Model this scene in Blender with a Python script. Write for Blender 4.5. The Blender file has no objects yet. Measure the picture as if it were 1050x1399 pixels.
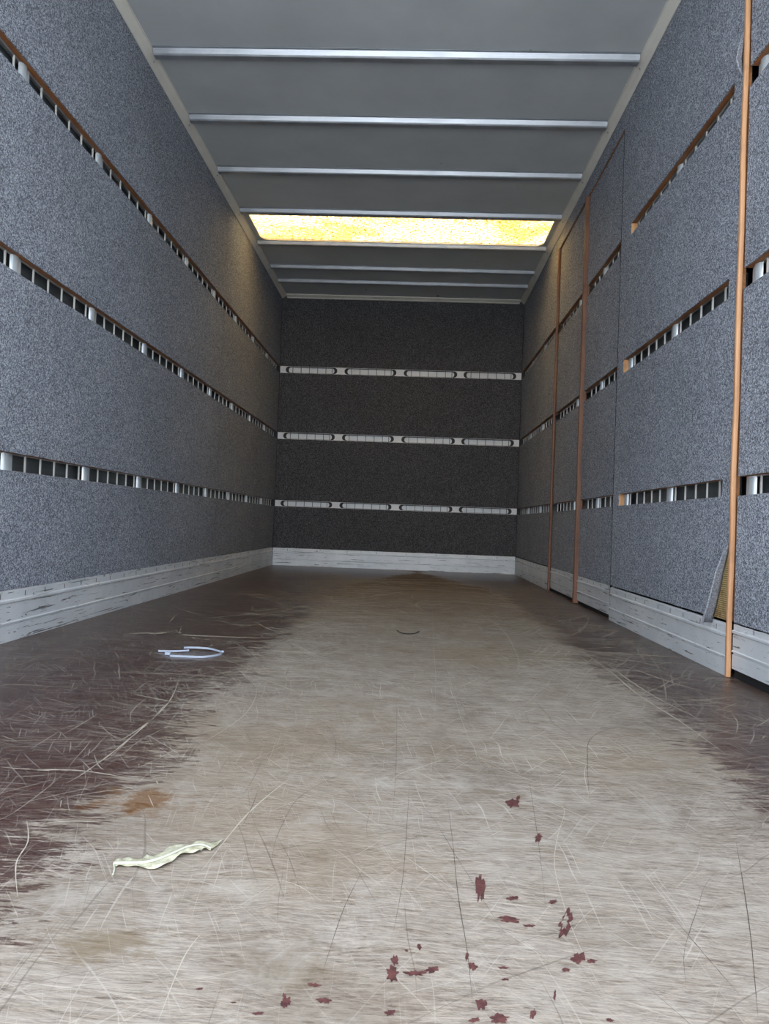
import bpy, bmesh, math, random
from mathutils import Vector, Matrix, noise
C = bpy.context.scene.collection
PI = math.pi
rnd = random.Random(7)

# ------------------------------------------------------------------ dimensions (metres)
W, L, H = 2.45, 7.478, 2.748       # inside width, depth to the front wall, height to the roof sheet
Y0 = 0.40                         # open rear end of the body
CY, CZ, CX = 0.0, 0.4634, 1.3926

# ------------------------------------------------------------------ camera
F, YAW, PITCH, ROLL = 1013.17, -0.0365, 0.0152, 0.0371
fwd = Vector((math.sin(YAW)*math.cos(PITCH), math.cos(YAW)*math.cos(PITCH), math.sin(PITCH)))
r0 = Vector((math.cos(YAW), -math.sin(YAW), 0)); u0 = r0.cross(fwd)
rt = r0*math.cos(ROLL) + u0*math.sin(ROLL); up = -r0*math.sin(ROLL) + u0*math.cos(ROLL)
cam = bpy.data.cameras.new('camera'); co = bpy.data.objects.new('camera', cam); C.objects.link(co)
cam.sensor_fit = 'VERTICAL'; cam.sensor_height = 36; cam.lens = F/1399*36; cam.clip_start = 0.02; cam.clip_end = 300
co.matrix_world = Matrix(((rt.x, up.x, -fwd.x, CX), (rt.y, up.y, -fwd.y, CY), (rt.z, up.z, -fwd.z, CZ), (0, 0, 0, 1)))
bpy.context.scene.camera = co

def at(px, py, ax=2, val=0.0):
    """point of the place seen at a pixel of the photograph, on the plane axis=val"""
    d = fwd + rt*((px-525)/F) - up*((py-699.5)/F)
    o = Vector((CX, CY, CZ)); t = (val-o[ax])/d[ax]
    return o + d*t

# ------------------------------------------------------------------ view, world, sun
vs = bpy.context.scene.view_settings
vs.view_transform = 'Standard'; vs.look = 'None'; vs.gamma = 1; vs.use_curve_mapping = False
vs.exposure = 2.0
wd = bpy.data.worlds.new('overcast_sky'); bpy.context.scene.world = wd; wd.use_nodes = True
nt = wd.node_tree; nt.nodes.clear()
wo = nt.nodes.new('ShaderNodeOutputWorld'); bg = nt.nodes.new('ShaderNodeBackground')
tc = nt.nodes.new('ShaderNodeTexCoord'); sp = nt.nodes.new('ShaderNodeSeparateXYZ'); rp = nt.nodes.new('ShaderNodeValToRGB')
nt.links.new(tc.outputs['Generated'], sp.inputs[0]); nt.links.new(sp.outputs['Z'], rp.inputs[0])
rp.color_ramp.elements[0].color = (0.86, 0.92, 1.0, 1); rp.color_ramp.elements[1].color = (0.70, 0.81, 1.0, 1)
nt.links.new(rp.outputs[0], bg.inputs[0]); nt.links.new(bg.outputs[0], wo.inputs[0])
bg.inputs[1].default_value = 1.6
sl = bpy.data.lights.new('sun', 'SUN'); sl.energy = 5.0; sl.angle = math.radians(12); sl.color = (1.0, 0.93, 0.82)
so = bpy.data.objects.new('sun', sl); C.objects.link(so)
so.rotation_euler = Vector((0.38, -0.12, -1.0)).to_track_quat('-Z', 'Y').to_euler()

# ------------------------------------------------------------------ helpers
def srgb(r, g, b):
    f = lambda c: (c/255/12.92) if c/255 <= .04045 else ((c/255+.055)/1.055)**2.4
    return (f(r), f(g), f(b), 1)

class NT:
    def __init__(s, name):
        s.m = bpy.data.materials.new(name); s.m.use_nodes = True; s.t = s.m.node_tree
        s.b = s.t.nodes['Principled BSDF']; s.co = s.n('ShaderNodeTexCoord').outputs['Object']
    def n(s, typ, **k):
        x = s.t.nodes.new(typ)
        for a, v in k.items(): setattr(x, a, v)
        return x
    def set(s, x, i, v):
        if hasattr(v, 'is_linked'): s.t.links.new(v, x.inputs[i])
        else: x.inputs[i].default_value = v
    def noise(s, vec, scale, detail=2, rough=.5, dist=0):
        x = s.n('ShaderNodeTexNoise'); s.set(x, 'Vector', vec); s.set(x, 'Scale', scale); s.set(x, 'Detail', detail)
        s.set(x, 'Roughness', rough); s.set(x, 'Distortion', dist); return x.outputs[0]
    def mapping(s, vec, loc=(0,0,0), rot=(0,0,0), sc=(1,1,1)):
        x = s.n('ShaderNodeMapping'); s.set(x, 'Vector', vec); s.set(x, 'Location', loc); s.set(x, 'Rotation', rot); s.set(x, 'Scale', sc); return x.outputs[0]
    def mr(s, v, a, b, c=0.0, d=1.0):
        x = s.n('ShaderNodeMapRange'); s.set(x, 0, v); s.set(x, 1, a); s.set(x, 2, b); s.set(x, 3, c); s.set(x, 4, d); return x.outputs[0]
    def math(s, op, a, b=0.0, clamp=False):
        x = s.n('ShaderNodeMath', operation=op, use_clamp=clamp); s.set(x, 0, a); s.set(x, 1, b); return x.outputs[0]
    def mix(s, f, a, b, blend='MIX'):
        x = s.n('ShaderNodeMix', data_type='RGBA', blend_type=blend); s.set(x, 0, f); s.set(x, 6, a); s.set(x, 7, b); return x.outputs[2]
    def bump(s, h, st, dist=.01):
        x = s.n('ShaderNodeBump'); s.set(x, 'Height', h); s.set(x, 'Strength', st); s.set(x, 'Distance', dist); s.t.links.new(x.outputs[0], s.b.inputs['Normal'])
    def out(s, col=None, rough=.5, metal=0.0, spec=None):
        if col is not None: s.set(s.b, 'Base Color', col)
        s.set(s.b, 'Roughness', rough); s.set(s.b, 'Metallic', metal)
        if spec is not None: s.set(s.b, 'Specular IOR Level', spec)
        return s.m

# ---- carpet: felted grey fleck
def mat_carpet(name, lo, mid, hi, bump=.5):
    k = NT(name)
    a = k.noise(k.co, 170, 3, .8); b = k.noise(k.mapping(k.co, (3, 7, 1)), 360, 2, .6)
    s = k.math('ADD', k.math('MULTIPLY', a, .6), k.math('MULTIPLY', b, .4))
    r = k.n('ShaderNodeValToRGB'); k.set(r, 0, s); e = r.color_ramp.elements
    e[0].position = .41; e[0].color = lo; e[1].position = .60; e[1].color = hi
    m = e.new(.50); m.color = mid
    big = k.mr(k.noise(k.co, 1.6, 3, .6), .3, .7, .90, 1.08)
    big2 = k.mr(k.noise(k.co, 14, 3, .6), .3, .7, .95, 1.05)
    c = k.mix(1.0, r.outputs[0], k.math('MULTIPLY', big, big2), 'MULTIPLY')
    k.bump(s, bump, .004)
    return k.out(c, .95, 0, .15)
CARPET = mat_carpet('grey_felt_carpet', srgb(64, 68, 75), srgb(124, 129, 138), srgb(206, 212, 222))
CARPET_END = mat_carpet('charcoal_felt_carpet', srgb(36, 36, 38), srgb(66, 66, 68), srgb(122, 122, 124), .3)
BACKING = mat_carpet('carpet_backing', srgb(110, 112, 118), srgb(140, 143, 150), srgb(180, 182, 188))

def mat_wood(name, a, b, axis=2, rough=.6):
    k = NT(name); sc = [60, 60, 60]; sc[axis] = 3
    n = k.noise(k.mapping(k.co, sc=tuple(sc)), 1, 5, .65, .3)
    n2 = k.noise(k.co, 9, 3)
    c = k.mix(k.mr(n, .3, .7), a, b); c = k.mix(k.mr(n2, .55, .75, 0, .5), c, tuple(x*.45 for x in a[:3])+(1,))
    k.bump(n, .2, .002)
    return k.out(c, rough)
PLY = mat_wood('plywood_edge', srgb(122, 78, 46), srgb(166, 112, 68), 1)
PLY_LIGHT = mat_wood('fresh_plywood', srgb(190, 140, 92), srgb(216, 172, 122), 2)
def mat_ribbed():
    k = NT('glue_ribbed_plywood'); w = k.n('ShaderNodeTexWave', wave_type='BANDS', bands_direction='Z'); k.set(w, 'Vector', k.co); k.set(w, 'Scale', 45); k.set(w, 'Distortion', 1.5)
    c = k.mix(k.mr(w.outputs[1], .3, .7), srgb(116, 98, 62), srgb(190, 166, 112)); c = k.mix(k.mr(k.noise(k.co, 25, 4), .5, .62, 0, .7), c, srgb(112, 74, 44))
    return k.out(c, .7)
RIBBED = mat_ribbed()
POST = mat_wood('orange_hardwood', srgb(172, 122, 84), srgb(208, 160, 116), 2, .45)
POST_DARK = mat_wood('brown_hardwood', srgb(96, 62, 44), srgb(138, 96, 70), 2, .5)

def mat_metal(name, col, rough, metal=1.0, streak=.15, axis=0):
    k = NT(name); sc = [90, 90, 90]; sc[axis] = 2
    n = k.noise(k.mapping(k.co, sc=tuple(sc)), 1, 4, .6); n2 = k.noise(k.co, 7, 4, .6)
    f = k.math('ADD', k.mr(n, .3, .7, 1-streak, 1), k.mr(n2, .35, .65, -streak, streak*.5))
    c = k.mix(1.0, col, f, 'MULTIPLY')
    return k.out(c, k.mr(n2, .3, .7, rough-.08, rough+.1), metal)
GALV = mat_metal('galvanised_steel', srgb(186, 192, 198), .42, .75)
ALU = mat_metal('aluminium', srgb(205, 208, 208), .38, .7, .12, 1)
BAR = mat_metal('bright_bar', srgb(215, 215, 210), .45, .25, .1, 2)
RAILBACK = mat_metal('rail_channel', srgb(104, 112, 116), .35, .6, .25, 1)
PLATE = mat_metal('bulged_plate', srgb(205, 214, 218), .35, .35, .12, 2)
WHITE_RAIL = mat_metal('white_rail', srgb(236, 238, 238), .45, 0, .08, 0)
COVE = mat_metal('painted_cove', srgb(226, 224, 214), .5, .1, .06, 1)
DARK = NT('dark_gap').out(srgb(22, 22, 24), .8)
INNER = mat_metal('outer_sheet', srgb(58, 62, 66), .55, .1, .1, 1)

def mat_roof():
    k = NT('roof_sheet')
    n = k.noise(k.co, 2.2, 4, .6); n2 = k.noise(k.mapping(k.co, sc=(3, 40, 1)), 1, 3)
    c = k.mix(k.mr(n, .3, .7), srgb(176, 182, 184), srgb(190, 196, 198))
    v = k.noise(k.mapping(k.co, sc=(10, 4, 1)), 1.3, 1, .4); c = k.mix(k.mr(v, .78, .80, 0, .6), c, srgb(60, 60, 60))
    k.bump(k.noise(k.co, 1.5, 1), .35, .05)
    return k.out(c, k.mr(n2, .3, .7, .5, .62), 0, .35)
ROOF = mat_roof()

def mat_base(name='scuffed_kick_board', axis=1):
    k = NT(name)
    sc = [90, 90, 90]; sc[axis] = 3.2
    s1 = k.noise(k.mapping(k.co, sc=tuple(sc)), 1, 5, .7, .4)
    sc[axis] = 14
    s2 = k.noise(k.mapping(k.co, (5, 3, 2), sc=tuple(sc)), 1, 4, .7, .6)
    z = k.n('ShaderNodeSeparateXYZ'); k.set(z, 0, k.co)
    edge = k.mr(k.noise(k.co, 3, 3), .35, .65, .02, .0)
    c = k.mix(k.mr(k.noise(k.co, 5, 4), .3, .7), srgb(200, 205, 208), srgb(220, 223, 224))
    c = k.mix(k.mr(s1, .60, .625, 0, .85), c, srgb(52, 50, 50))
    c = k.mix(k.mr(s2, .64, .66, 0, .8), c, srgb(70, 62, 58))
    c = k.mix(k.mr(k.noise(k.co, 260, 2), .72, .76, 0, .5), c, srgb(90, 70, 60))
    return k.out(c, .45, .15)
BASE = mat_base(); BASE_X = mat_base('scuffed_kick_board_front', 0)

# ---- floor: brown film faced plywood worn through to grey wood along the middle
st1 = at(198, 1096); st2 = at(150, 1292); st3 = at(405, 1325)
def mat_floor():
    k = NT('worn_plywood_floor')
    warp = k.n('ShaderNodeTexNoise'); k.set(warp, 'Vector', k.co); k.set(warp, 'Scale', 2.3); k.set(warp, 'Detail', 2)
    wv = k.n('ShaderNodeVectorMath', operation='MULTIPLY_ADD')
    k.t.links.new(warp.outputs['Color'], wv.inputs[0]); wv.inputs[1].default_value = (.10, .10, 0); k.t.links.new(k.co, wv.inputs[2])
    wc = wv.outputs[0]
    sep = k.n('ShaderNodeSeparateXYZ'); k.set(sep, 0, k.co); x, y = sep.outputs[0], sep.outputs[1]
    # worn mask
    half = k.mr(y, 5.2, 7.1, .575, .05)
    d = k.math('SUBTRACT', half, k.math('ABSOLUTE', k.math('SUBTRACT', x, 1.475)))
    nb = k.math('SUBTRACT', k.noise(k.co, 2.6, 4, .6), .5)
    ng = k.math('SUBTRACT', k.noise(k.mapping(k.co, sc=(16, 150, 1)), 1, 6, .75, .6), .5)
    nf = k.math('SUBTRACT', k.noise(k.mapping(k.co, sc=(24, 60, 1)), 1, 6, .8), .5)
    e = k.math('ADD', d, k.math('MULTIPLY', nb, .26))
    nc = k.math('SUBTRACT', k.noise(k.mapping(k.co, (2, 5, 0), (0, 0, .5), (5, 14, 1)), 1, 5, .8, 1.0), .5)
    e = k.math('ADD', e, k.math('MULTIPLY', nc, .34)); e = k.math('ADD', e, k.math('MULTIPLY', ng, .45)); e = k.math('ADD', e, k.math('MULTIPLY', nf, .42))
    worn = k.mr(e, -.008, .014)
    half_worn = k.mr(e, -.10, .14)
    # bare wood
    g1 = k.noise(k.mapping(wc, sc=(40, 300, 1)), 1, 6, .8, .8)
    g2 = k.noise(k.mapping(wc, (4, 9, 0), sc=(7, 55, 1)), 1, 5, .72, 1.2)
    g3 = k.noise(wc, 3.5, 5, .62)
    bare = k.mix(k.mr(g1, .36, .64), srgb(84, 72, 61), srgb(156, 143, 127))
    bare = k.mix(k.mr(g2, .42, .70, 0, .55), bare, srgb(164, 154, 140))
    bare = k.mix(k.mr(g3, .50, .70, 0, .55), bare, srgb(90, 77, 62))
    bare = k.mix(k.mr(k.noise(wc, 11, 5, .7), .50, .68, 0, .5), bare, srgb(164, 156, 144))
    bare = k.mix(k.mr(k.noise(k.mapping(wc, (3, 3, 0), sc=(14, 60, 1)), 1, 5, .75), .58, .70, 0, .55), bare, srgb(76, 66, 56))
    bare = k.mix(k.mr(k.noise(k.mapping(k.co, (8, 1, 0)), 1.7, 3), .5, .7, 0, .35), bare, srgb(124, 106, 78))
    # yellower toward the front wall, then darker brown
    bare = k.mix(k.mr(y, 3.2, 6.2, 0, .8), bare, k.mix(k.mr(g2, .35, .65), srgb(82, 62, 42), srgb(122, 99, 72)))
    bare = k.mix(k.mr(y, 5.0, 6.9, 0, .85), bare, srgb(74, 54, 36))
    # film
    f1 = k.noise(k.mapping(k.co, sc=(5, 90, 1)), 1, 5, .7)
    film = k.mix(k.mr(f1, .3, .7), srgb(50, 31, 27), srgb(76, 52, 43))
    film = k.mix(k.mr(k.noise(k.co, 3, 4), .5, .72, 0, .5), film, srgb(78, 63, 52))
    film = k.mix(k.mr(f1, .61, .66, 0, .6), film, srgb(124, 108, 88))
    thin = k.mix(.5, film, bare)
    col = k.mix(half_worn, film, thin); col = k.mix(worn, col, bare)
    # scratch families
    tot = None; dk = None
    for i, (ang, sa, sb, lo, seed) in enumerate([(4, 5, 330, .64, 1), (28, 4.5, 280, .665, 5), (-24, 5, 280, .67, 9), (52, 4.4, 260, .665, 13),
                                                 (-58, 4.2, 260, .675, 17), (84, 3.6, 280, .665, 21), (14, 9, 420, .64, 25), (-8, 8, 460, .64, 31), (68, 7, 380, .66, 35)]):
        v = k.mapping(wc, (seed, seed*1.7, 0), (0, 0, math.radians(ang))); v = k.mapping(v, sc=(sa, sb, 1))
        n = k.noise(v, 1, 2, .5); m = k.mr(n, lo, lo+.035)
        tot = m if tot is None else k.math('MAXIMUM', tot, m)
    far = k.mr(y, 1.5, 2.6); tf = None
    for i, (ang, sa, sb, lo, seed) in enumerate([(3, 2.2, 30, .59, 61), (30, 3, 50, .61, 63), (-30, 3, 50, .61, 67), (62, 1.8, 80, .61, 71), (-66, 1.8, 80, .61, 73)]):
        v = k.mapping(wc, (seed, seed*1.7, 0), (0, 0, math.radians(ang))); v = k.mapping(v, sc=(sa, sb, 1))
        m = k.mr(k.noise(v, 1, 3, .6), lo, lo+.03); tf = m if tf is None else k.math('MAXIMUM', tf, m)
    near_edge = k.mr(k.math('ABSOLUTE', d), .10, .36, .85, .22)
    tot = k.math('MAXIMUM', tot, k.math('MULTIPLY', k.math('MULTIPLY', tf, far), near_edge))
    area = k.mr(k.noise(k.co, 2.1, 3, .6), .35, .6, .35, 1.0)
    area = k.math('MULTIPLY', area, k.mr(y, .75, 1.7, .38, 1.0))
    col = k.mix(k.math('MULTIPLY', k.math('MULTIPLY', tot, area), k.mr(worn, 0, 1, .60, .7)), col, srgb(190, 182, 168))
    for (ang, seed) in [(86, 41), (70, 47), (2, 53), (-35, 59)]:
        v = k.mapping(wc, (seed, seed*1.3, 0), (0, 0, math.radians(ang))); v = k.mapping(v, sc=(1.8, 200, 1))
        m = k.mr(k.noise(v, 1, 2, .5), .69, .73); dk = m if dk is None else k.math('MAXIMUM', dk, m)
    col = k.mix(k.math('MULTIPLY', dk, .4), col, srgb(70, 60, 52))
    # stains
    for (p, rx, ry, c, st) in [(st1, .075, .055, srgb(100, 64, 26), .75), (st2, .06, .035, srgb(92, 74, 42), .5), (st3, .05, .03, srgb(92, 76, 50), .3)]:
        v = k.mapping(k.co, (-p.x/rx, -p.y/ry, 0), sc=(1/rx, 1/ry, 0))
        ln = k.n('ShaderNodeVectorMath', operation='LENGTH'); k.set(ln, 0, v)
        dd = k.math('ADD', ln.outputs['Value'], k.math('ADD', k.math('MULTIPLY', nf, 2.6), k.math('MULTIPLY', k.math('SUBTRACT', k.noise(k.co, 14, 4, .7), .5), 3.0)))
        col = k.mix(k.mr(dd, .5, 1.1, st, 0), col, c)
    rough = k.mr(worn, 0, 1, .32, .65); k.bump(k.math('ADD', g1, k.math('MULTIPLY', tot, .15)), .25, .0015)
    return k.out(col, rough, 0, k.mr(worn, 0, 1, .34, .3))
FLOOR = mat_floor()
SCR = NT('pale_scratch').out(srgb(166, 156, 138), .7)
SCRD = NT('dark_scratch').out(srgb(66, 58, 50), .7)
FLECK = NT('red_brown_film_fleck'); FLECK = FLECK.out(FLECK.mix(FLECK.mr(FLECK.noise(FLECK.co, 120, 3), .35, .65), srgb(66, 38, 37), srgb(94, 56, 52)), .5)

def mat_skylight():
    k = NT('translucent_fibreglass'); k.t.nodes.remove(k.b)
    a = k.noise(k.co, 1.8, 4, .6, .8); b = k.noise(k.mapping(k.co, sc=(30, 90, 1)), 1, 5, .75); b2 = k.noise(k.mapping(k.co, sc=(90, 30, 1)), 1, 5, .75)
    c = k.mix(k.mr(a, .45, .62), srgb(240, 229, 202), srgb(238, 212, 154))
    c = k.mix(k.mr(k.math('ADD', b, b2), 0.90, 1.10, 0, .9), c, srgb(140, 106, 50))
    tr = k.n('ShaderNodeBsdfTranslucent'); k.set(tr, 0, c)
    di = k.n('ShaderNodeBsdfDiffuse'); k.set(di, 0, c)
    mx = k.n('ShaderNodeMixShader'); k.set(mx, 0, .12); k.t.links.new(tr.outputs[0], mx.inputs[1]); k.t.links.new(di.outputs[0], mx.inputs[2])
    k.t.links.new(mx.outputs[0], k.t.nodes['Material Output'].inputs[0]); return k.m
SKY = mat_skylight()
k_ = NT('concrete'); CONC = k_.out(k_.mix(k_.mr(k_.noise(k_.co, 60, 4), .3, .7), srgb(150, 152, 154), srgb(178, 181, 184)), .9)
TIE = NT('white_nylon').out(srgb(160, 168, 180), .45)
k_ = NT('dry_leaf'); LEAF = k_.out(k_.mix(k_.mr(k_.noise(k_.co, 90, 4, .7), .35, .65), srgb(140, 136, 108), srgb(180, 176, 154)), .6)
RIB = NT('leaf_rib').out(srgb(176, 176, 158), .45)
THREAD = NT('black_rubber_and_shade').out(srgb(38, 36, 36), .6)
SHOE = NT('outer_paint').out(srgb(210, 212, 214), .5)

def link(name, bm, mats, parent=None, origin=None, smooth=False):
    """bm in world coordinates -> ONE mesh object whose origin is its own base (or its parent's)"""
    bmesh.ops.recalc_face_normals(bm, faces=bm.faces)
    me = bpy.data.meshes.new(name)
    if parent is not None and origin is None: origin = parent['_o'] if '_o' in parent else (0, 0, 0)
    if origin is None:
        xs = [v.co for v in bm.verts]
        origin = (sum(c.x for c in xs)/len(xs), sum(c.y for c in xs)/len(xs), min(c.z for c in xs))
    o3 = Vector(origin)
    for v in bm.verts: v.co -= o3
    if smooth:
        for f in bm.faces: f.smooth = True
    bm.to_mesh(me); bm.free()
    for m in (mats if isinstance(mats, (list, tuple)) else [mats]): me.materials.append(m)
    ob = bpy.data.objects.new(name, me); C.objects.link(ob); ob['_o'] = tuple(o3)
    if parent is not None:
        ob.parent = parent; ob.location = o3 - Vector(parent['_o'])
    else: ob.location = o3
    return ob
def tag(o, label, cat, group=None):
    o['label'] = label; o['category'] = cat
    if group: o['group'] = group
    return o
def struct(o): o['kind'] = 'structure'; return o
def empty(name, loc):
    o = bpy.data.objects.new(name, None); C.objects.link(o); o.location = loc; o['_o'] = tuple(loc); o.empty_display_size = .1; return o

def box(bm, a, b, mi=0, bevel=0):
    x0, y0, z0 = a; x1, y1, z1 = b
    vs_ = [bm.verts.new(p) for p in [(x0,y0,z0),(x1,y0,z0),(x1,y1,z0),(x0,y1,z0),(x0,y0,z1),(x1,y0,z1),(x1,y1,z1),(x0,y1,z1)]]
    fs = [bm.faces.new([vs_[i] for i in q]) for q in [(0,3,2,1),(4,5,6,7),(0,1,5,4),(1,2,6,5),(2,3,7,6),(3,0,4,7)]]
    for f in fs: f.material_index = mi
    if bevel:
        es = list({e for f in fs for e in f.edges})
        bmesh.ops.bevel(bm, geom=es, offset=bevel, segments=2, affect='EDGES', profile=.5)
    return fs
def bx(a, b, mi=0, bevel=0):
    bm = bmesh.new(); box(bm, a, b, mi, bevel); return bm
def prism(bm, prof, fn, t0, t1, mi=0, caps=True):
    """closed 2-D profile swept from t0 to t1; fn(u, v, t) -> xyz"""
    A = [bm.verts.new(fn(u, v, t0)) for u, v in prof]; B = [bm.verts.new(fn(u, v, t1)) for u, v in prof]
    n = len(prof); fs = []
    for i in range(n): fs.append(bm.faces.new((A[i], A[(i+1) % n], B[(i+1) % n], B[i])))
    if caps: fs.append(bm.faces.new(A)); fs.append(bm.faces.new(B[::-1]))
    for f in fs: f.material_index = mi
    return fs
def rough_loop(pts, step=.04, amp=.0012):
    out = []
    for i, p in enumerate(pts):
        q = pts[(i+1) % len(pts)]; d = math.hypot(q[0]-p[0], q[1]-p[1]); n = max(1, int(d/step))
        nx, ny = -(q[1]-p[1])/max(d, 1e-9), (q[0]-p[0])/max(d, 1e-9)
        for j in range(n):
            t = j/n; a = rnd.uniform(-amp, amp) if j else 0
            out.append((p[0]+(q[0]-p[0])*t+nx*a, p[1]+(q[1]-p[1])*t+ny*a))
    return out
def plate(bm, loops, fn, t0, t1, mi=0):
    """flat plate with holes: loops[0] outline, the rest holes, in (u, v); fn(u, v, t) -> xyz; t0..t1 thickness"""
    es = []; rings = []
    for lp in loops:
        vv = [bm.verts.new(fn(u, v, t0)) for u, v in lp]; rings.append(vv)
        es += [bm.edges.new((vv[i], vv[(i+1) % len(vv)])) for i in range(len(vv))]
    r = bmesh.ops.triangle_fill(bm, edges=es, use_beauty=True)
    fs = [g for g in r['geom'] if isinstance(g, bmesh.types.BMFace)]
    d = Vector(fn(0, 0, t1)) - Vector(fn(0, 0, t0))
    e = bmesh.ops.extrude_face_region(bm, geom=fs, use_keep_orig=True)
    bmesh.ops.translate(bm, verts=[g for g in e['geom'] if isinstance(g, bmesh.types.BMVert)], vec=d)
    for f in bm.faces: f.material_index = mi
def rect(u0, v0, u1, v1): return [(u0, v0), (u1, v0), (u1, v1), (u0, v1)]
def rrect(u0, v0, u1, v1, r, n=6):
    o = []
    for cx, cy, a in [(u1-r, v1-r, 0), (u0+r, v1-r, 90), (u0+r, v0+r, 180), (u1-r, v0+r, 270)]:
        for i in range(n+1):
            t = math.radians(a+90*i/n); o.append((cx+r*math.cos(t), cy+r*math.sin(t)))
    return o

# ------------------------------------------------------------------ body shell
T = .0975      # depth of the lining in front of the outer sheets
struct(tag(link('wall_left', bx((-T-.03, Y0, -.06), (-T, L+T+.03, H+.05)), INNER), 'outer metal sheet of the left side behind the carpeted boards', 'wall'))
struct(tag(link('wall_right', bx((W+T, Y0, -.06), (W+T+.03, L+T+.03, H+.05)), INNER), 'outer metal sheet of the right side behind the carpeted boards', 'wall'))
struct(tag(link('wall_back', bx((-T, L+T, -.06), (W+T, L+T+.03, H+.05)), INNER), 'outer metal sheet closing the far end of the cargo body', 'wall'))
SX0, SX1, SY0, SY1 = .085, 2.372, 5.452, 5.995
bm = bmesh.new(); plate(bm, [rect(-T, Y0, W+T, L+T), rrect(SX0, SY0, SX1, SY1, .07)], lambda u, v, t: (u, v, t), H, H+.012)
struct(tag(link('ceiling', bm, ROOF, origin=(0, 0, H)), 'grey metal roof sheet with a long translucent opening', 'ceiling'))
bm = bmesh.new(); plate(bm, [rrect(SX0-.02, SY0-.02, SX1+.02, SY1+.02, .08)], lambda u, v, t: (u, v, t), H+.013, H+.0155)
struct(tag(link('window_1', bm, SKY), 'yellowed translucent fibreglass skylight across the roof', 'skylight'))
struct(tag(link('ground', bx((-60, -80, -1.2), (60, 60, -1.15)), CONC), 'unseen concrete-grey yard under the truck, lightened for bounce light', 'ground'))  # unseen yard, its colour lightened to bounce more light inside

def smooth_path(pts, n=8):
    out = []
    for i in range(len(pts)-1):
        p0 = pts[max(i-1, 0)]; p1 = pts[i]; p2 = pts[i+1]; p3 = pts[min(i+2, len(pts)-1)]
        for j in range(n):
            t = j/n
            out.append(.5*((2*p1)+(p2-p0)*t+(2*p0-5*p1+4*p2-p3)*t*t+(3*p1-p0-3*p2+p3)*t**3))
    out.append(pts[-1]); return out

# ---- floor with its scratches and flecks of film
bm = bmesh.new(); box(bm, (-T+.001, Y0, -.04), (W+T-.001, L+T-.001, 0))
def ribbon(pts, w, mi, z=.00025):
    pts = [Vector((p[0], p[1], 0)) for p in pts]; n = len(pts); prev = None
    for i, p in enumerate(pts):
        d = (pts[min(i+1, n-1)]-pts[max(i-1, 0)]).normalized(); nn = Vector((-d.y, d.x, 0))
        ww = w*(.12 + .88*math.sin(PI*(i+.3)/(n-.4)))*rnd.uniform(.6, 1.15)/2
        a = bm.verts.new(p+nn*ww+Vector((0, 0, z))); b = bm.verts.new(p-nn*ww+Vector((0, 0, z)))
        if prev: f = bm.faces.new((prev[0], prev[1], b, a)); f.material_index = mi
        prev = (a, b)
def scratch(x, y, ang, ln, w, mi, curl=0.0):
    n = max(4, int(ln/.02)); pts = []; a = ang
    for i in range(n):
        pts.append((x, y)); x += math.cos(a)*ln/n; y += math.sin(a)*ln/n; a += curl*ln/n + rnd.gauss(0, .035)
        if not (.03 < x < W-.03 and .2 < y < L-.05): break
    if len(pts) > 2: ribbon(pts, w, mi)
for i in range(900):
    side = rnd.random()
    if side < .50: x = rnd.gauss(.80, .17)
    elif side < .88: x = rnd.gauss(2.14, .12)
    else: x = rnd.uniform(.1, 2.35)
    y = .8 + 5.4*rnd.random()
    if y < 1.0 and rnd.random() < .6: continue
    if y < 1.7 and .95 < x and rnd.random() < .7: continue
    ang = rnd.choice([rnd.gauss(1.0, .35), rnd.gauss(1.9, .35), rnd.gauss(.15, .15), rnd.uniform(0, PI)])
    scratch(x, y, ang, (.7+.35*y)*rnd.choice([.03, .04, .06, .09, .14, .2, .3])*rnd.uniform(.7, 1.3), rnd.uniform(.5, 1.3)*(.0007*y*abs(math.sin(ang))+.0009*y*y*abs(math.cos(ang))), 1, rnd.gauss(0, .7))
for i in range(45):
    scratch(rnd.uniform(.95, 2.1), .7+3.5*rnd.random()**1.4, rnd.choice([1.57, 1.75, 1.3, .1])+rnd.gauss(0, .12), rnd.uniform(.1, .5), rnd.uniform(.0003, .0008), 2, rnd.gauss(0, .8))
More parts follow.
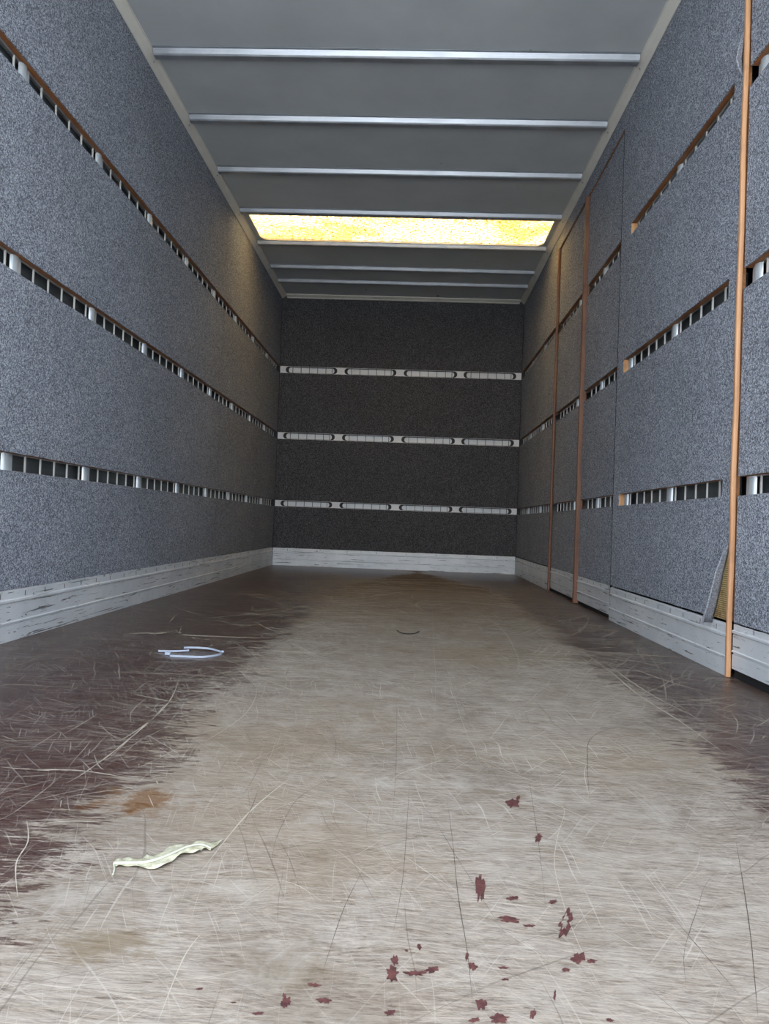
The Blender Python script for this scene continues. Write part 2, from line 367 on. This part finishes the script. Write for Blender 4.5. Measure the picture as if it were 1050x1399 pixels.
# the scratches one can pick out in the photograph (traced where they lie on the boards)
def px_line(pts, w, mi): 
    q = smooth_path([at(*p) for p in pts], 5); out = []; w *= .62
    for i in range(len(q)-1):
        n = max(2, int((q[i+1]-q[i]).length/.015))
        for j in range(n): out.append(tuple((q[i].lerp(q[i+1], j/n))[:2]))
    out.append(tuple(q[-1][:2])); ribbon(out, w, mi)
for pts, w in [
    ([(0, 1048), (40, 1051), (110, 1053), (170, 1062)], .009), ([(40, 1051), (70, 1053)], .010),
    ([(172, 866), (205, 865), (280, 869), (372, 872)], .045), ([(285, 812), (350, 812), (430, 816)], .06),
    ([(37, 1122), (38, 1150), (22, 1180), (24, 1226)], .0032), ([(0, 1120), (22, 1108), (60, 1080), (95, 1050)], .002),
    ([(90, 1070), (115, 1056), (170, 1015), (230, 960), (246, 922)], .006), ([(83, 1005), (110, 990), (134, 975)], .004),
    ([(160, 1015), (205, 985), (225, 963)], .006), ([(128, 1030), (134, 1045), (141, 1052)], .003),
    ([(0, 938), (20, 935), (100, 940)], .010), ([(181, 948), (215, 955), (248, 962)], .010),
    ([(350, 938), (348, 955), (330, 980), (270, 1020)], .0035), ([(155, 889), (160, 895), (162, 900)], .004),
    ([(0, 918), (40, 903), (80, 888)], .003), ([(60, 1125), (100, 1122), (150, 1124)], .003),
    ([(535, 1068), (545, 1058), (575, 1048), (610, 1036)], .0035), ([(735, 1050), (745, 1085), (770, 1105), (762, 1140), (757, 1180), (768, 1230), (790, 1290), (830, 1370)], .0014),
    ([(605, 890), (640, 1010), (700, 1060), (740, 1075)], .0016), ([(590, 830), (592, 880), (595, 930), (592, 990)], .0022),
    ([(625, 820), (680, 855), (705, 893), (707, 915), (695, 922)], .006), ([(830, 892), (880, 895), (930, 898)], .036),
    ([(660, 826), (720, 829), (790, 832)], .06), ([(820, 900), (860, 930), (900, 955), (960, 985)], .009),
    ([(780, 880), (830, 915), (870, 948), (935, 990), (990, 1030)], .009), ([(860, 880), (890, 900), (905, 925)], .004),
    ([(805, 845), (795, 860), (770, 872)], .014), ([(915, 920), (920, 938)], .004), ([(840, 905), (925, 935), (1005, 955)], .010),
    ([(700, 970), (720, 960), (745, 935)], .002), ([(800, 1045), (798, 1060), (805, 1090)], .0026),
    ([(350, 1200), (400, 1207), (440, 1232)], .002), ([(215, 1398), (250, 1310), (275, 1275)], .002), ([(275, 1190), (340, 1110), (400, 1060)], .004),
    ([(495, 1132), (525, 1135)], .003), ([(762, 1095), (800, 1097)], .003), ([(770, 1178), (778, 1180)], .003), ([(798, 1052), (815, 1054)], .004)]:
    px_line(pts, w, 1)
px_line([(218, 863), (228, 866), (250, 867)], .05, 1)
for pts, w in [([(805, 1095), (802, 1040), (806, 1010), (835, 995), (885, 986)], .0022), ([(610, 1090), (618, 1150), (625, 1220), (638, 1300), (645, 1370)], .0013),
    ([(560, 1060), (556, 1120), (550, 1200), (536, 1280)], .001), ([(1005, 1150), (1015, 1210), (1025, 1280), (1035, 1390)], .0016),
    ([(900, 1230), (950, 1290), (1010, 1360)], .0012), ([(840, 1097), (900, 1099), (1040, 1112)], .0015), ([(542, 950), (541, 1040), (535, 1130)], .001),
    ([(720, 1050), (735, 1150), (745, 1240)], .0009), ([(440, 1330), (470, 1240), (500, 1180)], .001), ([(330, 1130), (345, 1100), (352, 1080)], .0015)]:
    px_line(pts, w, 2)
# flecks of film left on the bare wood
def blob(px, py, w, h, sl=0.0, hole=False):
    n = 34; ph = rnd.uniform(0, 6); out = []
    for i in range(n):
        a = 2*PI*i/n; r = 1 + .2*math.sin(2*a+ph) + .16*math.sin(5*a+2*ph) + .12*math.sin(9*a+ph) + rnd.uniform(-.16, .2)
        u, v = w/2*r*math.cos(a), h/2*r*math.sin(a); out.append((px+u+sl*v, py+v+(-sl*.5*u if w > h else 0)))
    q = [at(*p) for p in out]; c = at(px, py)
    if not hole:
        vs_ = [bm.verts.new((p.x, p.y, .0004)) for p in q]; f = bm.faces.new(vs_); f.material_index = 3
    else:
        A = [bm.verts.new((p.x, p.y, .0004)) for p in q]; B = [bm.verts.new((c.x+(p.x-c.x)*.5, c.y+(p.y-c.y)*.55+.004, .0004)) for p in q]
        for i in range(n): f = bm.faces.new((A[i], A[(i+1) % n], B[(i+1) % n], B[i])); f.material_index = 3
for u, v, w, h, s in [(262,325,22,78,0),(350,355,28,12,0),(460,365,22,10,0),(340,413,60,14,-.25),(395,430,26,8,0),(530,518,34,26,.3),(565,527,30,9,0),(130,550,36,16,0),(82,560,46,16,0),
                      (22,562,34,36,.1),(28,525,16,30,.2),(240,541,20,22,0),(265,645,24,34,0),(312,684,52,22,0),(245,688,26,12,0),(405,672,12,28,-.3),(615,688,18,10,0),(495,551,24,9,0),
                      (325,545,22,8,0),(330,577,24,5,0),(350,95,30,26,.2),(365,80,10,12,0),(420,190,20,20,-.4),(95,488,10,16,0),(60,498,10,6,0),(15,668,24,16,0),(465,620,7,24,0),(225,515,8,22,0)]:
    blob(525+u/2, 1050+v/2, w/2, h/2, s)
blob(525+495/2, 1050+425/2, 16, 32, -.35, True)
for u, v, w, h in [(857,592,30,10),(780,640,26,26),(776,622,10,14),(885,635,34,16),(705,670,26,9),(545,603,16,6),(638,640,12,5)]: blob(u/2, 1050+v/2, w/2, h/2)
fl = struct(tag(link('floor', bm, [FLOOR, SCR, SCRD, FLECK], origin=(0, 0, 0)), 'scratched brown plywood floor worn to pale wood down the middle', 'floor'))

# ------------------------------------------------------------------ lashing rails
PITCHY, POST0 = .6325, 2.535
BARS = (.135, .247, .357, .467, .576)
SLOTS = [(.597, .661), (1.282, 1.352), (1.955, 2.027)]     # the three open slots
def side_rail(xf, sgn, y0, y1, z0, z1, parent=None, label=None, group=None, post0=POST0):
    """ladder rail set behind the slot; xf = plane of the bars, sgn = direction outward"""
    zc0, zc1 = z0-.012, z1+.012
    X = lambda d: xf + sgn*d
    base = (X(.005), (y0+y1)/2, zc0)
    if parent is None: root = empty('lashing_rail', base)
    else: root = empty('lashing_rail', (base[0]-parent['_o'][0], base[1]-parent['_o'][1], base[2]-parent['_o'][2])); root.parent = parent; root['_o'] = base
    bm = bmesh.new()
    a, b = sorted((X(0), X(.006)))
    box(bm, (a, y0, zc0), (b, y1, z0+.004)); box(bm, (a, y0, z1-.004), (b, y1, zc1))
    box(bm, tuple([min(X(.006), X(.030)), y0, zc0]), (max(X(.006), X(.030)), y1, zc0+.002)); box(bm, (min(X(.006), X(.030)), y0, zc1-.002), (max(X(.006), X(.030)), y1, zc1))
    link('rail_frame', bm, ALU, root)
    link('rail_back', bx((min(X(.028), X(.032)), y0, zc0), (max(X(.028), X(.032)), y1, zc1)), RAILBACK, root)
    k0 = int((y0-post0)/PITCHY)-2
    for k in range(k0, k0+20):
        p = post0 + k*PITCHY
        if y0+.018 < p < y1-.018:
            bm = bmesh.new(); prof = [(-.023, .004)] + [(.021*math.sin(t), .0-.010*math.cos(t)) for t in [math.radians(-90+15*i) for i in range(13)]] + [(min(.042, y1-p), -.001), (min(.042, y1-p), .004)]
            pr = [(u, v) for u, v in prof]
            prism(bm, pr, lambda u, v, t: (X(v), min(max(p+u, y0), y1), t), z0+.001, z1-.001)
            link('joint_plate', bm, PLATE, root, smooth=False)
        for bo in BARS:
            q = p+bo
            if y0+.01 < q < y1-.01 and q > 2.05:
                link('rail_bar', bx((min(X(-.001), X(.005)), q-.0025, z0-.004), (max(X(-.001), X(.005)), q+.0025, z1+.004)), BAR, root)
    if label: tag(root, label, 'rail', group)
    return root

# ------------------------------------------------------------------ carpeted boards
TC, TP = .005, .022
def board(name, face, sgn, loops, parent=None, label=None, group=None, plane='x', core=None, ply=PLY, felt=None):
    """carpet facing (root mesh) with its plywood core as a part; face = visible plane, sgn = outward direction"""
    fn = (lambda u, v, t: (t, u, v)) if plane == 'x' else (lambda u, v, t: (u, t, v))
    bm = bmesh.new(); plate(bm, [rough_loop(l) for l in loops], fn, face, face+sgn*TC)
    o = link(name, bm, felt or CARPET, parent)
    bm = bmesh.new(); plate(bm, core or loops, fn, face+sgn*(TC+.0003), face+sgn*(TC+TP))
    link('plywood_core', bm, ply, o)
    if label: tag(o, label, 'wall panel', group)
    return o
ZB, ZT = .182, 2.738
bands = [(ZB, SLOTS[0][0]), (SLOTS[0][1], SLOTS[1][0]), (SLOTS[1][1], SLOTS[2][0]), (SLOTS[2][1], ZT)]
words = ['lowest, above the kick board', 'just above the lowest slot', 'just below the top slot', 'highest, under the roof']
rw = ['lowest of the three', 'middle of the three', 'highest of the three']
for i, (a, b) in enumerate(bands):
    board('carpet_panel', 0, -1, [rect(Y0, a, L-.006, b)], None, 'grey carpeted board on the left wall, ' + words[i], 'carpeted boards of the left wall')
    z = .0 if i else -.005
    # front wall
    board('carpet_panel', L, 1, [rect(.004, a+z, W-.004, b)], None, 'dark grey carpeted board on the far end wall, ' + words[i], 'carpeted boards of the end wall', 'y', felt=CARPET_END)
for i, (a, b) in enumerate(SLOTS):
    side_rail(-.0285, -1, Y0, L-.002, a, b, None, 'metal ladder rail in the left wall, ' + rw[i], 'rails of the left wall')

# right wall: A (far), B and C (side doors), D (between the doors), E (near side door)
YA, YB, YC, YD = 5.67, 4.785, 3.95, 2.500
RX = W + .012                       # carpet face of the doors, set back
for i, (a, b) in enumerate(bands):
    board('carpet_panel', W, 1, [rect(YA+.026, a, L-.006, b)], None, 'carpeted board beyond the thin wood strips, ' + words[i], 'carpeted boards at the far right')
for i, (a, b) in enumerate(SLOTS):
    side_rail(W+.0285, 1, YA+.03, L-.008, a, b, None, 'ladder rail beyond the thin wood strips, ' + rw[i], 'rails at the far right')
# D: one big board with three cut-outs and a torn corner
dY0, dY1 = YD+.002, YC-.003
outer = [(dY0, .44), (2.53, .385), (2.565, .30), (2.60, .22), (2.628, ZB), (dY1, ZB), (dY1, ZT), (dY0, ZT), (dY0, 2.135), (dY0+.022, 2.09), (dY0+.018, 2.04), (dY0, 2.015)]
holes = [rect(2.575, SLOTS[0][0], 3.842, SLOTS[0][1]-.004), rect(2.572, SLOTS[1][0]-.006, 3.835, SLOTS[1][1]-.006), rect(2.572, SLOTS[2][0]+.012, 3.775, SLOTS[2][1])]
dp = board('carpet_panel', W, 1, [outer]+holes, None, 'big grey carpeted board with three cut-out slots and a torn lower corner', None, core=[rect(dY0, ZB, dY1, ZT)]+holes, ply=PLY)
# fresh wood blocks closing the far ends of the cut-outs
for h, (z0, z1) in zip(holes, [(.597, .657), (1.276, 1.346), (1.967, 2.027)]):
    yb = h[1][0]; link('end_block', bx((W+.002, yb-.004, z0), (W+.03, yb, z1)), PLY_LIGHT, dp)
bm = bmesh.new(); plate(bm, [[(dY0+.001, .435), (dY0+.001, ZB+.001), (2.626, ZB+.001), (2.60, .22), (2.565, .30), (2.53, .385)]], lambda u, v, t: (t, u, v), W+.0038, W+.005)
e_ = link('exposed_plywood', bm, RIBBED, dp); e_['label'] = 'bare yellow plywood with glue ribs'
# the flap of carpet peeled away from the corner
def flap(path, width, lift, thick=.005):
    bm = bmesh.new(); rows = []
    for i, (y, z) in enumerate(path):
        row = []
        for j in range(9):
            t = j/8; w = width[i]*t
            row.append(bm.verts.new((W-.001-lift[i]*math.sin(min(t*1.9, 1.75)) , y-w*(1-.45*t), z-.004*t+.002*math.sin(i*2.1+j))))
        rows.append(row)
    fs = [bm.faces.new((rows[i][j], rows[i][j+1], rows[i+1][j+1], rows[i+1][j])) for i in range(len(rows)-1) for j in range(8)]
    bmesh.ops.recalc_face_normals(bm, faces=bm.faces)
    bmesh.ops.solidify(bm, geom=fs, thickness=thick)
    return bm
P_ = [(2.504, .45), (2.515, .42), (2.53, .385), (2.548, .345), (2.565, .30), (2.583, .26), (2.60, .22), (2.614, .195), (2.628, .165)]
t_ = link('torn_flap', flap(P_, [.004, .012, .022, .032, .040, .046, .050, .052, .050], [.006, .016, .024, .032, .036, .04, .042, .044, .044]), BACKING, dp, smooth=True)
t_['label'] = 'pale torn carpet corner curling off the board'
P_ = [(2.503, 2.17), (2.506, 2.14), (2.518, 2.10), (2.522, 2.07), (2.518, 2.04), (2.505, 2.01)]
t_ = link('torn_flap', flap(P_, [.004, .01, .026, .032, .022, .006], [.004, .012, .02, .026, .018, .004]), BACKING, dp, smooth=True)
t_['label'] = 'small torn carpet fringe beside the post'
for i, (a, b) in enumerate(SLOTS):
    side_rail(W+.0285, 1, dY0+.06, dY1-.06, a, b, None, 'ladder rail behind the big cut-out board, ' + rw[i], 'rails behind the big carpeted board')
# header over the double side door
ZH = 2.612
board('carpet_panel', W, 1, [rect(YC-.001, ZH, YA+.024, ZT)], None, 'narrow grey carpeted strip above the double side door, right wall', None)

def kick_profile(h, t):
    """(depth out of the wall, height) of the ribbed kick board"""
    return [(0, 0), (t, 0), (t, h*.30), (t-.004, h*.31), (t-.004, h*.335), (t+.003, h*.35), (t+.003, h*.375), (t-.001, h*.39), (t-.001, h*.74), (t+.004, h*.76), (t+.004, h*.80), (t-.003, h*.82), (t-.003, h*.97), (t-.006, h), (0, h)]
def kick(name, fn, t0, t1, z0, h, mat, axis, parent=None, depth=.015, nail=.155):
    bm = bmesh.new(); prism(bm, [(u, v+z0) for u, v in kick_profile(h, depth)], fn, t0, t1)
    n = int((t1-t0)/nail)
    for i in range(n):
        t = t0 + (i+.5)*nail + rnd.uniform(-.01, .01); q = [fn(depth-.0026, z0+h*.84, t), fn(depth-.004, z0+h*.94, t+.004)]
        box(bm, tuple(min(a) for a in zip(*q)), tuple(max(a) for a in zip(*q)), 1)
    return link(name, bm, [mat, DARK], parent)
struct(tag(kick('baseboard_left', lambda u, v, t: (u-.012, t, v), Y0, L-.003, .0005, .182, BASE, 1), 'scuffed white ribbed kick board along the left wall', 'baseboard'))
struct(tag(kick('baseboard_back', lambda u, v, t: (t, L+.010-u, v), .005, W-.005, .0005, .178, BASE_X, 0, nail=.3), 'off-white kick board along the far end wall', 'baseboard'))
struct(tag(kick('baseboard_right', lambda u, v, t: (W+.012-u, t, v), YA+.026, L-.004, .0005, .172, BASE, 1), 'kick board at the far right, beyond the side doors', 'baseboard'))
struct(tag(kick('baseboard_right', lambda u, v, t: (W+.012-u, t, v), dY0, dY1, .0005, .172, BASE, 1), 'scuffed kick board between the double door and the near post', 'baseboard'))

# side doors
def side_door(n, y0, y1, ztop, label, who, zg=.022, post0=POST0):
    d = empty('door_%d' % n, (RX+.02, (y0+y1)/2, 0)); struct(tag(d, label, 'door'))
    zs = [(.176, SLOTS[0][0]), (SLOTS[0][1], SLOTS[1][0]), (SLOTS[1][1], SLOTS[2][0]), (SLOTS[2][1], ztop)]
    for a, b in zs:
        board('door_carpet', RX, 1, [rect(y0, a, y1, b)], d)
    for a, b in SLOTS: side_rail(RX+.0285, 1, y0, y1, a, b, d, post0=post0)
    kick('kick_board', lambda u, v, t: (RX+.012-u, t, v), y0, y1, zg, .155, BASE, 1, d)
    link('bottom_shade', bx((RX+.006, y0, .0006), (RX+.02, y1, zg-.001)), DARK, d)  # dark filler, paints the shadow line in the gap under the door
    return d
side_door(1, YB+.004, YA-.001, ZH-.004, 'far leaf of the carpeted double side door between the two thin wood strips', 'far')
side_door(2, YC+.004, YB-.030, ZH-.004, 'near leaf of the carpeted double side door beside the big board', 'near')
d2 = bpy.data.objects['door_2']; link('seam_shade', bx((W-.0008, YC-.0025, .02), (W+.011, YC+.0035, ZH-.006)), DARK, d2)  # dark strip standing in for the shaded gap between leaf and board
side_door(3, Y0, YD-.020, ZT-.002, 'carpeted side door at the right edge, nearer than the orange post', 'nearest', .03, 2.44)

# wooden strips
def post(name, y0, y1, z0, z1, x0, x1, mat, label, cat='post'):
    bm = bmesh.new(); n = 24; prof = []
    r = min(.006, (y1-y0)/2.2)
    prof = rrect(x0, y0, x1, y1, r, 4)
    rings = []
    for i in range(n+1):
        z = z0+(z1-z0)*i/n; dx = .0012*math.sin(i*1.3+y0*9)+rnd.uniform(-.0006, .0006); dy = .001*math.sin(i*.9)
        rings.append([bm.verts.new((u+dx, v+dy, z)) for u, v in prof])
    for i in range(n):
        for j in range(len(prof)): k = (j+1) % len(prof); bm.faces.new((rings[i][j], rings[i][k], rings[i+1][k], rings[i+1][j]))
    bm.faces.new(rings[0][::-1]); bm.faces.new(rings[-1])
    return tag(link(name, bm, mat, smooth=False), label, cat)
post('wooden_post', YD-.018, YD-.001, .001, ZT, W-.007, W+.010, POST, 'orange-brown wooden post from floor to roof beside the torn carpet')
post('wooden_strip', YA+.002, YA+.022, .002, ZH-.004, W-.009, W+.010, POST_DARK, 'thin brown wooden strip, the farther of two on the right wall', 'strip')
post('wooden_strip', YB-.026, YB+.0, .002, ZH-.006, W-.014, W+.030, POST_DARK, 'thin brown wooden strip where the two door leaves meet on the right wall', 'strip')

# ------------------------------------------------------------------ slotted rails on the end wall
slots_x = [(.06, .587), (.66, 1.187), (1.262, 1.802), (1.866, 2.395)]
for i, (a, b) in enumerate(SLOTS):
    zc0, zc1 = a+.001, b-.001
    root = empty('lashing_rail', (W/2, L+.012, zc0)); tag(root, 'white slotted rail across the far end wall, ' + rw[i], 'rail', 'rails of the end wall')
    zm = (zc0+zc1)/2; r = (zc1-zc0)/2-.003
    bm = bmesh.new()
    holes_ = [rrect(x0, zm-r, x1, zm+r, r*.98, 8) for x0, x1 in slots_x]
    plate(bm, [rect(.004, a+.001, W-.004, b-.001)]+holes_, lambda u, v, t: (u, t, v), L+.010, L+.013)
    link('rail_face', bm, WHITE_RAIL, root)
    bm = bmesh.new(); box(bm, (.02, L+.034, zc0), (W-.02, L+.037, zc1))
    link('rail_back', bm, WHITE_RAIL, root)
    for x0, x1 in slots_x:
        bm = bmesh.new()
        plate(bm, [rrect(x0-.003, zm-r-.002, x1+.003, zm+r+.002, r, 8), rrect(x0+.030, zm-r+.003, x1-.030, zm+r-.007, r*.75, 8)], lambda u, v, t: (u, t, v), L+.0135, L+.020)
        link('slot_rim_shade', bm, THREAD, root)  # dark ring painted in for the shadow inside the slot rim
        for f in (.14, .30, .46, .62, .78, .90):
            q = x0+(x1-x0)*f
            link('rail_bar', bx((q-.003, L+.005, zc0+.001), (q+.003, L+.0095, zc1-.001)), RAILBACK, root)

# ------------------------------------------------------------------ roof
def trim(n, fn, t0, t1, label, mat=COVE, prof=None, rivets=()):
    bm = bmesh.new(); prof = prof or [(0, -.034), (.004, -.036), (.040, -.006), (.046, -.006), (.046, -.001), (0, -.001)]
    prism(bm, prof, fn, t0, t1)
    o = link('trim_%d' % n, bm, mat); struct(tag(o, label, 'trim'))
    for t in rivets:
        b2 = bmesh.new(); c = Vector(fn(.024, -.0195, t)); e = Vector(fn(.024+.6, -.0195-.8, t))-c
        m = Matrix.Translation(c) @ e.to_track_quat('Z', 'Y').to_matrix().to_4x4()
        bmesh.ops.create_uvsphere(b2, u_segments=10, v_segments=6, radius=.006, matrix=m @ Matrix.Diagonal((1, 1, .6, 1)))
        r_ = link('rivet', b2, GALV, o, smooth=True); r_['label'] = 'round dark rivet head'
BY = [3.575, 4.165, 4.782, 5.412, 6.035, 6.60, 6.985]
riv = [y+.055 for y in BY]
trim(1, lambda u, v, t: (u, t, H+v), Y0, L-.005, 'pale grey angled trim between left wall and roof', rivets=riv)
trim(2, lambda u, v, t: (W-u, t, H+v), Y0, L-.005, 'pale grey angled trim between right wall and roof', rivets=riv)
trim(3, lambda u, v, t: (t, L-u, H+v), .05, W-.05, 'pale riveted trim between the end wall and roof', prof=[(0, -.030), (.020, -.030), (.020, -.024), (.060, -.010), (.060, -.001), (0, -.001)], mat=COVE)
where = ['nearest the camera', 'second from the camera', 'third from the camera', 'at the near edge of the skylight', 'at the far edge of the skylight', 'first beyond the skylight', 'farthest, close to the end wall']
ends = [(.050, 2.400)]*7
for i, y in enumerate(BY):
    root = empty('roof_bow', (W/2, y, H-.034)); tag(root, 'galvanised cross beam under the roof, ' + where[i], 'beam', 'roof cross beams')
    bm = bmesh.new(); w, d = .030, .030
    prof = [(-w-.016, 0), (-w-.016, -.003), (-w-.004, -.003), (-w+.006, -d+.006), (-w+.012, -d), (w-.012, -d), (w-.006, -d+.006), (w+.004, -.003), (w+.016, -.003), (w+.016, 0)]
    prism(bm, prof, lambda u, v, t: (t, y+u, H-.002+v), .048, W-.048)
    link('beam', bm, GALV, root)
    for x in (.048+.20, W-.24):
        b2 = bmesh.new(); bmesh.ops.create_uvsphere(b2, u_segments=8, v_segments=5, radius=.006, matrix=Matrix.Translation((x, y+.034, H-.004)))
        link('rivet', b2, THREAD, root, smooth=True)

# ------------------------------------------------------------------ things lying on the floor
def strap(path, h, t, z0):
    """band standing on edge along path [(x, y, z)]"""
    bm = bmesh.new(); n = len(path); rings = []
    for i, p in enumerate(path):
        d = (path[min(i+1, n-1)]-path[max(i-1, 0)]); d.z = 0; d.normalize(); nn = Vector((-d.y, d.x, 0))*t/2
        z = z0+p.z
        rings.append([bm.verts.new((p.x+nn.x*s, p.y+nn.y*s, zz)) for s, zz in ((1, z), (-1, z), (-1, z+h), (1, z+h))])
    for i in range(n-1):
        for j in range(4): bm.faces.new((rings[i][j], rings[i][(j+1) % 4], rings[i+1][(j+1) % 4], rings[i+1][j]))
    bm.faces.new(rings[0]); bm.faces.new(rings[-1][::-1]); return bm
g = lambda x, y, z=0: at(x, y)+Vector((0, 0, z))
head = g(229, 895)
pA = [g(251, 889, .006), g(262, 888.5, .006), g(285, 889.5, .005), g(298, 891.5, .002), g(303, 893), g(300, 895.5), g(288, 898), g(274, 899), g(255, 898.5), g(232, 897.5)]
tie = tag(link('cable_tie', strap(smooth_path(pA), .0065, .0022, .0006), TIE), 'white plastic cable tie looped on the dark floor at left', 'cable tie')
hb = bx((head.x-.009, head.y-.006, .0006), (head.x+.009, head.y+.008, .010), 0, .0015); link('head', hb, TIE, tie)
link('tail', strap(smooth_path([g(216, 891.5, .002), g(230, 892, .0025), g(245, 892, .003), g(258, 891.5, .004)]), .006, .002, .0006), TIE, tie)
b2 = bmesh.new(); q = g(303.5, 893); bmesh.ops.create_uvsphere(b2, u_segments=10, v_segments=8, radius=.0055, matrix=Matrix.Translation((q.x, q.y, .0062))); link('bend_knob', b2, TIE, tie, smooth=True)

# dry leaf
spine = smooth_path([g(155, 1183, .002), g(170, 1183, .003), g(200, 1184, .005), g(228, 1177, .007), g(255, 1166, .008), g(275, 1161, .006), g(288, 1163, .003)], 8)
n = len(spine); bm = bmesh.new(); rows = []
for i, p in enumerate(spine):
    s = i/(n-1); d = (spine[min(i+1, n-1)]-spine[max(i-1, 0)]); d.z = 0; d.normalize(); nn = Vector((-d.y, d.x, 0))
    wu = .016*math.sin(PI*min(1, s*1.12+.04))**.6*(1+.3*math.sin(s*23)) + (.022*max(0, s-.72)/.28)
    wu *= 1.5; wd_ = .011*math.sin(PI*s)**.7*(1+.5*math.sin(s*17+1))
    row = []
    for j in range(-4, 9):
        t = j/8 if j > 0 else j/4; off = (wu*t if j > 0 else wd_*t)
        z = p.z*(1-abs(t)*.6) + .0016*abs(t)*math.sin(s*40+j*.9) + .002*abs(t)
        row.append(bm.verts.new((p.x+nn.x*off, p.y+nn.y*off, max(z, .0008))))
    rows.append(row)
fs = [bm.faces.new((rows[i][j], rows[i][j+1], rows[i+1][j+1], rows[i+1][j])) for i in range(n-1) for j in range(len(rows[0])-1)]
bmesh.ops.recalc_face_normals(bm, faces=fs); bmesh.ops.solidify(bm, geom=fs, thickness=.0005)
lf = tag(link('dry_leaf', bm, LEAF, smooth=True), 'pale curled dry leaf lying on the worn floor', 'leaf')
def tube(path, r, seg=8):
    bm = bmesh.new(); rings = []; n = len(path)
    for i, p in enumerate(path):
        d = (path[min(i+1, n-1)]-path[max(i-1, 0)]).normalized(); a = d.cross(Vector((0, 0, 1))).normalized(); b = a.cross(d)
        rr = r(i/(n-1)) if callable(r) else r
        rings.append([bm.verts.new(p+(a*math.cos(2*PI*k/seg)+b*math.sin(2*PI*k/seg))*rr) for k in range(seg)])
    for i in range(n-1):
        for j in range(seg): bm.faces.new((rings[i][j], rings[i][(j+1) % seg], rings[i+1][(j+1) % seg], rings[i+1][j]))
    bm.faces.new(rings[0]); bm.faces.new(rings[-1][::-1]); return bm
link('midrib', tube([p+Vector((0, 0, .0012)) for p in spine], lambda s: .0022*(1-.55*s)), RIB, lf, smooth=True)['label'] = 'thick white leaf rib'
link('stalk_tip', tube(smooth_path([g(155, 1183, .0035), g(156, 1190, .002), g(154, 1196, .001)], 4), .001), RIB, lf, smooth=True)
tag(link('rubber_strand', tube(smooth_path([g(542, 862, .003), g(547, 865, .002), g(556, 866.5, .002), g(566, 866, .002), g(572, 863.5, .003)]), .0022), THREAD, smooth=True), 'thin black curved strand on the middle of the floor', 'strand')

for o in bpy.data.objects:
    if '_o' in o: del o['_o']
